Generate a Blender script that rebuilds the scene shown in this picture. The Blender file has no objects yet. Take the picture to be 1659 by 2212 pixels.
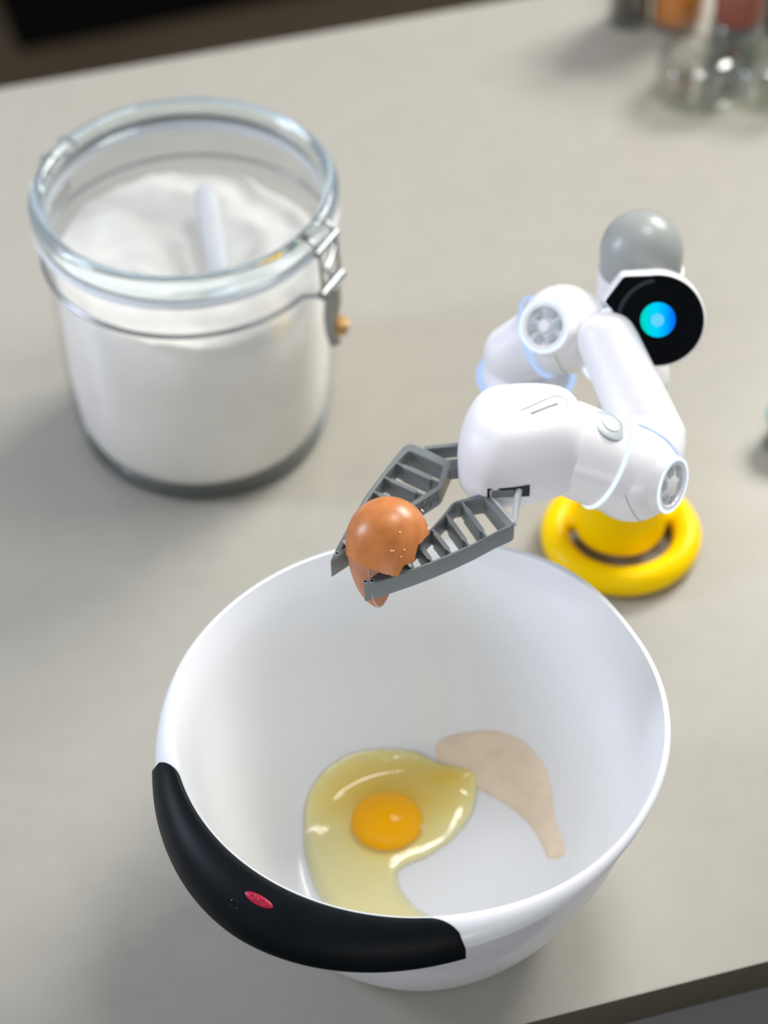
import bpy, bmesh, math, random
from mathutils import Vector, Matrix, noise

# ---------------------------------------------------------------- camera, world, lights, exposure
sc = bpy.context.scene
C = sc.collection
W, H = 1659, 2212
F_PX, PITCH, ROLL, CAM_Z = 5112.0, 44.815, -1.546, 1.110
p_, r_ = math.radians(PITCH), math.radians(ROLL)
FW = Vector((0, math.cos(p_), -math.sin(p_)))
RT0 = Vector((1, 0, 0)); UP0 = RT0.cross(FW)
RT = RT0 * math.cos(r_) + UP0 * math.sin(r_)
UP = UP0 * math.cos(r_) - RT0 * math.sin(r_)
CAM = Vector((0, 0, CAM_Z))
cam_data = bpy.data.cameras.new('camera')
cam = bpy.data.objects.new('camera', cam_data); C.objects.link(cam)
cam.matrix_world = Matrix.Translation(CAM) @ Matrix((RT, UP, -FW)).transposed().to_4x4()
cam_data.sensor_fit = 'VERTICAL'; cam_data.sensor_height = 36.0
cam_data.lens = F_PX / H * 36.0
cam_data.clip_start = 0.05
cam_data.dof.use_dof = True
cam_data.dof.focus_distance = 1.222
cam_data.dof.aperture_fstop = 4.2
cam_data.dof.aperture_blades = 0
sc.camera = cam

sc.view_settings.view_transform = 'Standard'
sc.view_settings.look = 'None'
sc.view_settings.gamma = 1.0
sc.view_settings.use_curve_mapping = False
sc.view_settings.exposure = 0.1
sc.cycles.use_denoising = True
sc.cycles.max_bounces = 12
sc.cycles.transparent_max_bounces = 16
sc.cycles.transmission_bounces = 10

world = bpy.data.worlds.new('room_light'); sc.world = world
world.use_nodes = True
bg = world.node_tree.nodes['Background']
bg.inputs['Color'].default_value = (0.94, 0.95, 1.0, 1)
bg.inputs['Strength'].default_value = 0.38


def area_light(name, loc, target, sx, sy, power, color):
    ld = bpy.data.lights.new(name, 'AREA'); ld.shape = 'RECTANGLE'
    ld.size, ld.size_y, ld.energy, ld.color = sx, sy, power, color
    o = bpy.data.objects.new(name, ld); C.objects.link(o)
    o.location = loc
    o.rotation_euler = (Vector(target) - Vector(loc)).to_track_quat('-Z', 'Y').to_euler()
    return o


area_light('window_light', (1.75, 3.0, 1.95), (0.05, 0.95, 0.05), 1.2, 0.9, 96, (1.0, 0.97, 0.92))
area_light('window_light', (-1.5, 1.15, 0.85), (0.0, 0.95, 0.1), 0.25, 0.6, 14, (0.74, 0.80, 1.0))
area_light('top_fill_light', (0.40, 1.25, 1.5), (0.05, 1.05, 0.05), 0.4, 0.4, 7.5, (1.0, 0.97, 0.93))  # added overhead fill, brightens the bowl floor and the middle of the worktop
area_light('front_fill_light', (0.1, -2.6, 0.55), (0.0, 0.9, 0.1), 2.4, 0.9, 20, (0.97, 0.97, 1.0))  # added low fill behind the camera, lifts upright faces turned towards it


# ---------------------------------------------------------------- pixel -> world calibration (real depths)
def ray(x, y): return FW + RT * ((x - W / 2) / F_PX) + UP * ((H / 2 - y) / F_PX)
def at_depth(x, y, d): return CAM + ray(x, y) * d
def at_z(x, y, z):
    d = ray(x, y); return CAM + d * ((z - CAM_Z) / d.z)


# ---------------------------------------------------------------- materials
def mat(name, col, rough=0.5, spec=0.5, metal=0.0, coat=0.0, sss=0.0, noise_amt=0.0, noise_scale=40,
        bump=0.0, bump_scale=200, emit=None, estr=0.0, sheen=0.0, col2=None):
    m = bpy.data.materials.new(name); m.use_nodes = True
    nt = m.node_tree; b = nt.nodes['Principled BSDF']
    b.inputs['Base Color'].default_value = (*col, 1)
    b.inputs['Roughness'].default_value = rough
    b.inputs['Specular IOR Level'].default_value = spec
    b.inputs['Metallic'].default_value = metal
    b.inputs['Coat Weight'].default_value = coat
    b.inputs['Coat Roughness'].default_value = 0.06
    if sss:
        b.inputs['Subsurface Weight'].default_value = sss
        b.inputs['Subsurface Radius'].default_value = (0.01, 0.006, 0.002)
        b.inputs['Subsurface Scale'].default_value = 0.6
    if emit:
        b.inputs['Emission Color'].default_value = (*emit, 1)
        b.inputs['Emission Strength'].default_value = estr
    tc = nt.nodes.new('ShaderNodeTexCoord')
    if noise_amt:
        n = nt.nodes.new('ShaderNodeTexNoise'); n.inputs['Scale'].default_value = noise_scale
        n.inputs['Detail'].default_value = 6
        nt.links.new(tc.outputs['Object'], n.inputs['Vector'])
        mx = nt.nodes.new('ShaderNodeMix'); mx.data_type = 'RGBA'
        c2 = col2 or tuple(max(0, c * (1 - noise_amt)) for c in col)
        mx.inputs[6].default_value = (*col, 1); mx.inputs[7].default_value = (*c2, 1)
        rp = nt.nodes.new('ShaderNodeMapRange')
        rp.inputs['From Min'].default_value = 0.35; rp.inputs['From Max'].default_value = 0.7
        nt.links.new(n.outputs['Fac'], rp.inputs['Value'])
        nt.links.new(rp.outputs['Result'], mx.inputs[0])
        nt.links.new(mx.outputs[2], b.inputs['Base Color'])
    if bump:
        n = nt.nodes.new('ShaderNodeTexNoise'); n.inputs['Scale'].default_value = bump_scale
        n.inputs['Detail'].default_value = 5
        nt.links.new(tc.outputs['Object'], n.inputs['Vector'])
        bp = nt.nodes.new('ShaderNodeBump'); bp.inputs['Strength'].default_value = bump
        bp.inputs['Distance'].default_value = 0.001
        nt.links.new(n.outputs['Fac'], bp.inputs['Height'])
        nt.links.new(bp.outputs['Normal'], b.inputs['Normal'])
    return m


def thin_glass(name, tint=(0.985, 0.99, 0.99), refl=0.10, rough=0.03):
    """clear sheet of glass: passes light, reflects more at grazing angles"""
    m = bpy.data.materials.new(name); m.use_nodes = True
    nt = m.node_tree; nt.nodes.remove(nt.nodes['Principled BSDF'])
    tr = nt.nodes.new('ShaderNodeBsdfTransparent'); tr.inputs[0].default_value = (*tint, 1)
    gl = nt.nodes.new('ShaderNodeBsdfGlossy'); gl.inputs['Roughness'].default_value = rough
    lw = nt.nodes.new('ShaderNodeLayerWeight'); lw.inputs[0].default_value = 0.25
    mr = nt.nodes.new('ShaderNodeMapRange')
    mr.inputs['To Min'].default_value = refl * 0.4; mr.inputs['To Max'].default_value = min(1, refl * 6)
    ms = nt.nodes.new('ShaderNodeMixShader')
    nt.links.new(lw.outputs['Facing'], mr.inputs['Value'])
    nt.links.new(mr.outputs['Result'], ms.inputs[0])
    nt.links.new(tr.outputs[0], ms.inputs[1]); nt.links.new(gl.outputs[0], ms.inputs[2])
    nt.links.new(ms.outputs[0], nt.nodes['Material Output'].inputs[0])
    return m


def real_glass(name, col=(0.96, 0.985, 0.99), ior=1.45, rough=0.02):
    m = bpy.data.materials.new(name); m.use_nodes = True
    nt = m.node_tree; nt.nodes.remove(nt.nodes['Principled BSDF'])
    g = nt.nodes.new('ShaderNodeBsdfGlass'); g.inputs['Color'].default_value = (*col, 1)
    g.inputs['IOR'].default_value = ior; g.inputs['Roughness'].default_value = rough
    nt.links.new(g.outputs[0], nt.nodes['Material Output'].inputs[0])
    return m


def emission(name, col, s):
    m = bpy.data.materials.new(name); m.use_nodes = True
    nt = m.node_tree; nt.nodes.remove(nt.nodes['Principled BSDF'])
    e = nt.nodes.new('ShaderNodeEmission'); e.inputs[0].default_value = (*col, 1); e.inputs[1].default_value = s
    nt.links.new(e.outputs[0], nt.nodes['Material Output'].inputs[0])
    return m


M = {}
M['quartz'] = mat('quartz_worktop', (0.392, 0.378, 0.328), 0.34, 0.35, noise_amt=0.05, noise_scale=55, bump=0.02, bump_scale=400)
M['cabinet'] = mat('grey_cabinet', (0.17, 0.18, 0.17), 0.5)
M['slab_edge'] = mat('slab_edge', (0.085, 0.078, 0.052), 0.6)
M['floor'] = mat('brown_floor', (0.045, 0.032, 0.017), 0.6, 0.2, noise_amt=0.3, noise_scale=3)
M['black'] = mat('black_fabric', (0.002, 0.002, 0.002), 0.9, 0.02)
M['bowl'] = mat('bowl_plastic', (0.845, 0.870, 0.905), 0.22, 0.5, coat=0.25)
M['rubber'] = mat('black_rubber', (0.004, 0.0065, 0.0085), 0.45, 0.12, noise_amt=0.35, noise_scale=60, bump=0.05, bump_scale=900)
M['badge'] = mat('badge_red', (0.42, 0.006, 0.045), 0.35)
M['robot'] = mat('robot_white', (0.88, 0.88, 0.90), 0.28, 0.5, coat=0.15)
M['robot_matte'] = mat('robot_white_matte', (0.86, 0.86, 0.885), 0.42, 0.45)
M['seam'] = mat('seam_grey', (0.50, 0.53, 0.55), 0.5)
M['hubgrey'] = mat('hub_grey', (0.42, 0.47, 0.49), 0.35)
M['hublight'] = mat('hub_light', (0.72, 0.75, 0.77), 0.25)
M['jaw'] = mat('jaw_grey', (0.165, 0.188, 0.192), 0.42, 0.5, bump=0.03, bump_scale=1500)
M['jaw_light'] = mat('jaw_light_grey', (0.50, 0.52, 0.54), 0.4)
M['dark'] = mat('dark_recess', (0.012, 0.02, 0.02), 0.6)
M['yellow'] = mat('yellow_rubber', (1.0, 0.66, 0.0), 0.30, 0.10)
M['dome'] = mat('dome_grey', (0.33, 0.355, 0.34), 0.34, 0.5)
M['screen'] = mat('screen_black', (0.0015, 0.0025, 0.0035), 0.15, 0.08)
M['screen_band'] = mat('screen_band', (0.030, 0.032, 0.042), 0.4, 0.1)
M['led'] = emission('led_ring', (0.74, 0.85, 1.0), 1.15)
M['led_dim'] = emission('led_ring_dim', (0.48, 0.66, 1.0), 0.95)
M['pupil'] = emission('pupil', (0.13, 0.62, 1.0), 1.0)
M['shell'] = mat('egg_shell', (0.62, 0.225, 0.065), 0.33, 0.5, noise_amt=0.25, noise_scale=110, bump=0.05, bump_scale=900, col2=(0.50, 0.165, 0.035))
M['shell_in'] = mat('egg_shell_inside', (0.80, 0.62, 0.57), 0.45, 0.4)
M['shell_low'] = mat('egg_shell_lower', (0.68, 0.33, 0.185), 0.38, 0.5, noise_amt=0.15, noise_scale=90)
M['yolk'] = mat('yolk', (1.0, 0.47, 0.0), 0.10, 0.2, sss=0.05)
M['powder'] = mat('powder', (0.92, 0.77, 0.61), 0.85, 0.1, noise_amt=0.12, noise_scale=70, bump=0.25, bump_scale=700)
M['flour'] = mat('flour', (0.95, 0.925, 0.87), 0.95, 0.05, noise_amt=0.06, noise_scale=30, bump=0.3, bump_scale=150)
M['wire'] = mat('steel_wire', (0.36, 0.38, 0.39), 0.28, 0.5, metal=1.0)
M['brown'] = mat('brass_tab', (0.45, 0.24, 0.06), 0.4)
M['gasket'] = mat('gasket', (0.75, 0.78, 0.80), 0.35)
M['spoon'] = mat('white_spoon', (0.88, 0.90, 0.93), 0.3)
M['jar_glass'] = thin_glass('jar_glass', refl=0.06)
M['lid_glass'] = thin_glass('lid_glass', tint=(0.97, 0.98, 0.985), refl=0.09)
M['rim_glass'] = real_glass('rim_glass', (0.93, 0.97, 0.985))
M['small_glass'] = thin_glass('small_glass', tint=(0.91, 0.925, 0.90), refl=0.12)
M['orange'] = mat('orange_lid', (0.75, 0.24, 0.012), 0.5, noise_amt=0.6, noise_scale=25)
M['redbrown'] = mat('redbrown_lid', (0.22, 0.06, 0.035), 0.5)
M['green'] = mat('green_lid', (0.30, 0.42, 0.05), 0.5)
M['pepper'] = mat('pepper', (0.06, 0.05, 0.038), 0.8, noise_amt=0.4, noise_scale=200)
M['small_grey'] = mat('salt_grey', (0.22, 0.23, 0.22), 0.7)
M['teal'] = mat('teal_plastic', (0.12, 0.40, 0.38), 0.4)

def add_translucent(m, col, f):
    nt = m.node_tree; b = nt.nodes['Principled BSDF']; out = nt.nodes['Material Output']
    t = nt.nodes.new('ShaderNodeBsdfTranslucent'); t.inputs[0].default_value = (*col, 1)
    ms = nt.nodes.new('ShaderNodeMixShader'); ms.inputs[0].default_value = f
    nt.links.new(b.outputs[0], ms.inputs[1]); nt.links.new(t.outputs[0], ms.inputs[2]); nt.links.new(ms.outputs[0], out.inputs[0])
add_translucent(M['shell_in'], (1.0, 0.80, 0.70), 0.6)
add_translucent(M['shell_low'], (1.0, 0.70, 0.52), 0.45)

# egg white: translucent yellowish jelly (see-through film that thickens towards the yolk)
m = bpy.data.materials.new('egg_white'); m.use_nodes = True
nt = m.node_tree; b = nt.nodes['Principled BSDF']
b.inputs['Roughness'].default_value = 0.08
b.inputs['Coat Weight'].default_value = 0.3
at = nt.nodes.new('ShaderNodeAttribute'); at.attribute_name = 'thick'
cr = nt.nodes.new('ShaderNodeValToRGB')
cr.color_ramp.elements[0].color = (0.92, 0.90, 0.62, 1); cr.color_ramp.elements[0].position = 0.0
cr.color_ramp.elements[1].color = (0.88, 0.56, 0.03, 1); cr.color_ramp.elements[1].position = 1.0
e = cr.color_ramp.elements.new(0.45); e.color = (0.92, 0.82, 0.32, 1)
mr = nt.nodes.new('ShaderNodeMapRange')
mr.inputs['From Max'].default_value = 0.25; mr.inputs['To Min'].default_value = 0.25; mr.inputs['To Max'].default_value = 0.93
nt.links.new(at.outputs['Fac'], cr.inputs[0]); nt.links.new(cr.outputs[0], b.inputs['Base Color'])
nt.links.new(at.outputs['Fac'], mr.inputs['Value']); nt.links.new(mr.outputs[0], b.inputs['Alpha'])
M['egg_white'] = m

# eye on the screen: a lit disc, green on its left and blue on its right
m = bpy.data.materials.new('eye_glow'); m.use_nodes = True
nt = m.node_tree; nt.nodes.remove(nt.nodes['Principled BSDF'])
em = nt.nodes.new('ShaderNodeEmission'); em.inputs[1].default_value = 1.0
tc = nt.nodes.new('ShaderNodeTexCoord'); sp = nt.nodes.new('ShaderNodeSeparateXYZ')
cr = nt.nodes.new('ShaderNodeValToRGB')
cr.color_ramp.elements[0].color = (0.0, 0.66, 0.52, 1); cr.color_ramp.elements[0].position = 0.08
cr.color_ramp.elements[1].color = (0.0, 0.16, 1.0, 1); cr.color_ramp.elements[1].position = 0.95
e = cr.color_ramp.elements.new(0.45); e.color = (0.0, 0.62, 1.0, 1)
nt.links.new(tc.outputs['Generated'], sp.inputs[0]); nt.links.new(sp.outputs[0], cr.inputs[0])
nt.links.new(cr.outputs[0], em.inputs[0]); nt.links.new(em.outputs[0], nt.nodes['Material Output'].inputs[0])
M['eye'] = m


# ---------------------------------------------------------------- object helpers
def thing(name, label, cat, loc, group=None):
    o = bpy.data.objects.new(name, None); C.objects.link(o)
    o.location = loc; o.empty_display_size = 0.01
    o['label'] = label; o['category'] = cat
    if group: o['group'] = group
    return o


def root_loc(o):
    v = Vector((0, 0, 0))
    while o is not None:
        v += o.location; o = o.parent
    return v


def link_mesh(name, me, m, parent=None, smooth=True, label=None, origin=None):
    """mesh given in world coordinates; shifted so that the object sits under its parent"""
    o = bpy.data.objects.new(name, me); C.objects.link(o)
    if isinstance(m, (list, tuple)):
        for x in m: me.materials.append(x)
    elif m: me.materials.append(m)
    base = root_loc(parent) if parent else Vector((0, 0, 0))
    org = Vector(origin) if origin is not None else base
    me.transform(Matrix.Translation(-org))
    o.location = org - base
    if parent: o.parent = parent
    if smooth:
        for p in me.polygons: p.use_smooth = True
    if label: o['label'] = label
    return o


def from_bm(name, bm, m, parent=None, smooth=True, label=None, sharp=None, origin=None):
    me = bpy.data.meshes.new(name)
    bmesh.ops.recalc_face_normals(bm, faces=bm.faces)
    bm.to_mesh(me); bm.free()
    o = link_mesh(name, me, m, parent, smooth, label, origin)
    if sharp:
        try: me.set_sharp_from_angle(angle=math.radians(sharp))
        except Exception: pass
    return o


def frame(axis):
    a = Vector(axis).normalized()
    t = Vector((0, 0, 1)) if abs(a.z) < 0.9 else Vector((1, 0, 0))
    u = t.cross(a).normalized(); v = a.cross(u)
    return u, v, a


def bm_lathe(bm, prof, center, axis=(0, 0, 1), n=64, closed=False):
    u, v, a = frame(axis); c = Vector(center)
    rings = []
    for (r, t) in prof:
        if r < 1e-7: rings.append([bm.verts.new(c + a * t)])
        else:
            rings.append([bm.verts.new(c + a * t + (u * math.cos(2 * math.pi * i / n) + v * math.sin(2 * math.pi * i / n)) * r) for i in range(n)])
    pairs = list(zip(rings, rings[1:]))
    if closed: pairs.append((rings[-1], rings[0]))
    for A, B in pairs:
        for i in range(n):
            j = (i + 1) % n
            if len(A) == 1 and len(B) == 1: continue
            if len(A) == 1: bm.faces.new((A[0], B[i], B[j]))
            elif len(B) == 1: bm.faces.new((A[i], A[j], B[0]))
            else: bm.faces.new((A[i], A[j], B[j], B[i]))
    return bm


def lathe(name, prof, center, m, parent=None, axis=(0, 0, 1), n=64, closed=False, label=None, sharp=35):
    bm = bmesh.new(); bm_lathe(bm, prof, center, axis, n, closed)
    return from_bm(name, bm, m, parent, label=label, sharp=sharp)


def torus(name, R, r, center, m, parent=None, axis=(0, 0, 1), n=72, k=12, label=None):
    prof = [(R + r * math.cos(2 * math.pi * i / k), r * math.sin(2 * math.pi * i / k)) for i in range(k)]
    return lathe(name, prof, center, m, parent, axis, n, True, label, sharp=None)


def bm_tube(bm, pts, r, k=10, cap=True, taper=None):
    pts = [Vector(p) for p in pts]; rings = []
    for i, p in enumerate(pts):
        d = (pts[min(i + 1, len(pts) - 1)] - pts[max(i - 1, 0)]).normalized()
        u, v, a = frame(d)
        rr = r if taper is None else r * taper[i]
        ring = [bm.verts.new(p + (u * math.cos(2 * math.pi * j / k) + v * math.sin(2 * math.pi * j / k)) * rr) for j in range(k)]
        if rings:
            A = rings[-1]
            best = min(range(k), key=lambda s: sum((A[j].co - ring[(j + s) % k].co).length for j in range(k)))
            ring = ring[best:] + ring[:best]
        rings.append(ring)
    for A, B in zip(rings, rings[1:]):
        for j in range(k): bm.faces.new((A[j], A[(j + 1) % k], B[(j + 1) % k], B[j]))
    if cap:
        bm.faces.new(rings[0]); bm.faces.new(rings[-1])
    return bm


def tube(name, pts, r, m, parent=None, k=10, label=None, taper=None):
    bm = bmesh.new(); bm_tube(bm, pts, r, k, taper=taper)
    return from_bm(name, bm, m, parent, label=label, sharp=50)


def capsule(name, p0, p1, r0, r1, m, parent=None, n=48, label=None):
    p0, p1 = Vector(p0), Vector(p1); L = (p1 - p0).length; prof = []
    for i in range(13):
        a = math.pi / 2 * i / 12; prof.append((r0 * math.sin(a), -r0 * math.cos(a) * 0.9))
    for i in range(13):
        a = math.pi / 2 * i / 12; prof.append((r1 * math.cos(a), L + r1 * math.sin(a) * 0.9))
    prof[0] = (0, prof[0][1]); prof[-1] = (0, prof[-1][1])
    return lathe(name, prof, p0, m, parent, p1 - p0, n, label=label, sharp=None)


def round_poly(pts, rad, seg=5):
    out = []; n = len(pts)
    for i in range(n):
        p, a, b = Vector(pts[i]), Vector(pts[i - 1]), Vector(pts[(i + 1) % n])
        da, db = (a - p), (b - p)
        ra = min(rad, da.length * 0.45, db.length * 0.45)
        s, e = p + da.normalized() * ra, p + db.normalized() * ra
        for k in range(seg + 1):
            t = k / seg
            out.append((1 - t) ** 2 * s + 2 * t * (1 - t) * p + t * t * e)
    return out


def plate(name, outlines, m, parent, to_world, thick, bevel=0.0004, res=2, label=None):
    """solid plate from 2D outlines (first outer, others holes) through a 2D curve; to_world maps its local frame"""
    cu = bpy.data.curves.new(name, 'CURVE'); cu.dimensions = '2D'; cu.fill_mode = 'BOTH'
    cu.extrude = thick / 2 - bevel; cu.bevel_depth = bevel; cu.bevel_resolution = res
    cu.offset = -bevel
    for pts in outlines:
        s = cu.splines.new('POLY'); s.points.add(len(pts) - 1)
        for i, p in enumerate(pts): s.points[i].co = (p[0], p[1], 0, 1)
        s.use_cyclic_u = True
    tmp = bpy.data.objects.new('tmp', cu); C.objects.link(tmp)
    dg = bpy.context.evaluated_depsgraph_get(); dg.update()
    me = bpy.data.meshes.new_from_object(tmp.evaluated_get(dg))
    bpy.data.objects.remove(tmp); bpy.data.curves.remove(cu)
    me.name = name; me.materials.clear()
    me.transform(to_world)
    o = link_mesh(name, me, m, parent, True, label)
    me.set_sharp_from_angle(angle=math.radians(28))
    return o


def box(name, cx, cy, cz, sx, sy, sz, m, parent=None, bev=0.002, rot=None, label=None, seg=2):
    bm = bmesh.new(); bmesh.ops.create_cube(bm, size=1)
    bmesh.ops.scale(bm, vec=(sx, sy, sz), verts=bm.verts)
    if bev: bmesh.ops.bevel(bm, geom=bm.edges[:], offset=bev, segments=seg, profile=0.5, affect='EDGES')
    T = Matrix.Translation((cx, cy, cz)) @ (rot.to_4x4() if rot else Matrix())
    bmesh.ops.transform(bm, matrix=T, verts=bm.verts)
    return from_bm(name, bm, m, parent, label=label, sharp=30)


def struct(o):
    o['kind'] = 'structure'; return o


# ================================================================ SETTING: island, floor
yaw = 0.2569
ex, ey = Vector((math.cos(yaw), math.sin(yaw), 0)), Vector((-math.sin(yaw), math.cos(yaw), 0))
Ryaw = Matrix.Rotation(yaw, 3, 'Z')
y_front, y_back, slab_t = 0.6767, 1.6441, 0.027
ymid = (y_front + y_back) / 2
ctr = ey * ymid
isl = thing('kitchen_island', 'pale stone topped kitchen island that everything stands on', 'island', (ctr.x, ctr.y, -0.92))
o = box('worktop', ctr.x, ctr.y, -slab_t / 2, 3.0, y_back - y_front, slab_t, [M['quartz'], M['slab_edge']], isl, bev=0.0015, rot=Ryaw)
# the sides of the slab take a darker material than its top
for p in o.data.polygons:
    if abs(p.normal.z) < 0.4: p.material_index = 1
box('cabinet_body', ctr.x, ctr.y, -slab_t - 0.4465, 2.94, y_back - y_front - 0.012, 0.893, M['cabinet'], isl, bev=0.002, rot=Ryaw)
fl = bmesh.new(); bmesh.ops.create_grid(fl, x_segments=1, y_segments=1, size=5)
bmesh.ops.translate(fl, vec=(0, 2, -0.92), verts=fl.verts)
struct(from_bm('floor', fl, M['floor'], None, smooth=False))

# black mat lying on the floor
mc = at_z(42, 102, -0.912)
rb = Matrix.Rotation(yaw + 0.05, 3, 'Z')
e1, e2 = rb @ Vector((1, 0, 0)), rb @ Vector((0, 1, 0))
mm_ = mc + e1 * 0.5 + e2 * 0.45
fm = box('floor_mat', mm_.x, mm_.y, -0.915, 1.0, 0.9, 0.010, M['black'], None, bev=0.004, rot=rb)
fm['label'] = 'black rectangular mat on the brown floor beyond the island'; fm['category'] = 'mat'

# ================================================================ MIXING BOWL
BX, BY = 0.0147, 0.8163
RIM_Z = 0.1447
outer = [(0.0, 0.0030), (0.060, 0.0030), (0.066, 0.0), (0.0745, 0.0003), (0.0785, 0.0045), (0.0818, 0.0098), (0.0885, 0.020), (0.0943, 0.030),
         (0.1022, 0.045), (0.1088, 0.060), (0.1160, 0.080), (0.1213, 0.100), (0.1255, 0.120)]
inner = [(0.0, 0.0062), (0.045, 0.0063), (0.060, 0.0070), (0.070, 0.0095), (0.079, 0.0150), (0.0862, 0.0235), (0.0925, 0.034), (0.0990, 0.046),
         (0.1058, 0.061), (0.1130, 0.081), (0.1184, 0.101), (0.1228, 0.121), (0.1265, 0.136)]


def in_prof_z(r):
    for (r0, z0), (r1, z1) in zip(inner, inner[1:]):
        if r0 <= r <= r1: return z0 + (z1 - z0) * (r - r0) / (r1 - r0)
    return inner[-1][1]


def ray_bowl(x, y):
    """point where a sight line meets the inner face of the bowl"""
    d = ray(x, y); t = 1.15
    while t < 1.6:
        q = CAM + d * t
        r = math.hypot(q.x - BX, q.y - BY)
        if q.z < 0.14 and (q.z <= in_prof_z(r) or r > 0.127): return q
        t += 0.0005
    return q


HAND_AZ = math.radians(-127.0)


def sm(a, b, x):
    t = max(0, min(1, (x - a) / (b - a))); return t * t * (3 - 2 * t)


def lip(az):
    """(rim radius, lip width outwards, lip drop) at an azimuth"""
    psi = abs((az - HAND_AZ + math.pi) % (2 * math.pi) - math.pi); d = math.degrees(psi)
    R = 0.1288 + 0.0024 * sm(40, 80, d)
    w = 0.0035 + 0.0175 * (1 - sm(0, 100, d) ** 0.8) 
    drop = 0.004 + 0.013 * (1 - sm(10, 100, d))
    if d > 150:   # pouring spout
        k = sm(150, 180, d); R += 0.003 * k; w += 0.002 * k
    return R, w, drop


bowl = thing('mixing_bowl', 'large white plastic mixing bowl with black rubber grip on its rim', 'bowl', (BX, BY, 0))
NA = 160
bm = bmesh.new(); cols = []
for i in range(NA):
    az = 2 * math.pi * i / NA
    R, w, dr = lip(az)
    ca, sa = math.cos(az), math.sin(az)
    prof = [(r, z) for r, z in inner]
    prof += [(R - 0.0008, RIM_Z - 0.002), (R, RIM_Z)]
    for k in range(1, 11):
        a = math.pi / 2 * k / 10
        prof.append((R + w * math.sin(a), RIM_Z - dr * (1 - math.cos(a)) + 0.0004 * math.sin(2 * a)))
    prof.append((R + w - 0.0016, RIM_Z - dr - 0.0005))
    for k in range(9, 1, -1):
        a = math.pi / 2 * k / 10
        prof.append((R + (w - 0.0018) * math.sin(a), RIM_Z - 0.0024 - dr * (1 - math.cos(a)) * 0.98))
    prof.append((R + 0.0012, RIM_Z - 0.0045))
    prof += list(reversed(outer[1:]))
    cols.append([bm.verts.new((BX + r * ca, BY + r * sa, z)) if r > 1e-6 else None for r, z in prof])
c0 = bm.verts.new((BX, BY, inner[0][1])); c1 = bm.verts.new((BX, BY, 0.003))
for i in range(NA):
    A, B = cols[i], cols[(i + 1) % NA]
    bm.faces.new((c0, A[1], B[1]))
    for j in range(1, len(A) - 1): bm.faces.new((A[j], A[j + 1], B[j + 1], B[j]))
    bm.faces.new((A[-1], c1, B[-1]))
body = from_bm('bowl_body', bm, M['bowl'], bowl, sharp=60)

# rubber grip over the lip
AZ0, AZ1 = math.radians(-171.0), math.radians(-82.0)
bm = bmesh.new(); secs = []; NS = 90; KS = 18
for i in range(NS + 1):
    t = i / NS; az = AZ0 + (AZ1 - AZ0) * t
    # ends: inner edge starts later than the outer one (rounded corners)
    R, w, dr = lip(az)
    end = min(t, 1 - t) * (AZ1 - AZ0) * 0.13       # metres from the end
    cut = 0.0
    if end < 0.017: cut = (1 - math.sqrt(max(0, 1 - (1 - end / 0.017) ** 2)))
    sec = []
    a0 = math.pi / 2 * min(0.80, cut * 0.8)
    th = 0.0010 + 0.0012 * min(1, end / 0.012)
    mid = math.exp(-((t - 0.5) / 0.35) ** 2)
    for k in range(KS + 1):
        a = a0 + (math.pi / 2 - a0) * k / KS
        ww, dd = w + 0.0015 + 0.0035 * mid, dr + 0.004
        sec.append((R + 0.0012 + (ww - 0.0012) * math.sin(a) , RIM_Z + th * math.cos(a) * (1 if k else 0.3) - dd * (1 - math.cos(a))))
    ro, zo = sec[-1]
    sec += [(ro - 0.0004, zo - 0.0022), (ro - 0.0030, zo - 0.0034), (R + w * 0.5, RIM_Z - dr * 0.55 - 0.006)]
    r0, z0 = sec[0]
    sec += [(R + 0.0006 + (w * math.sin(a0)), z0 - 0.0022)]
    secs.append([bm.verts.new((BX + r * math.cos(az), BY + r * math.sin(az), z)) for r, z in sec])
K = len(secs[0])
for A, B in zip(secs, secs[1:]):
    for j in range(K): bm.faces.new((A[j], A[(j + 1) % K], B[(j + 1) % K], B[j]))
bm.faces.new(secs[0]); bm.faces.new(secs[-1])
grip = from_bm('grip', bm, M['rubber'], bowl, sharp=60, label='black rubber grip along the rim')


# surface point of the grip at azimuth / profile angle
def grip_pt(az, a, lift=0.0):
    t = (az - AZ0) / (AZ1 - AZ0); R, w, dr = lip(az); mid = math.exp(-((t - 0.5) / 0.35) ** 2)
    ww, dd = w + 0.0015 + 0.0035 * mid, dr + 0.004
    def f(a): return Vector((R + 0.0012 + (ww - 0.0012) * math.sin(a), RIM_Z + 0.0022 * math.cos(a) - dd * (1 - math.cos(a))))
    q = f(a); d = (f(a + 0.01) - f(a - 0.01)).normalized(); nrm = Vector((-d.y, d.x))
    if nrm.y < 0: nrm = -nrm
    q = q + nrm * lift
    return Vector((BX + q.x * math.cos(az), BY + q.x * math.sin(az), q.y)), nrm


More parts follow.
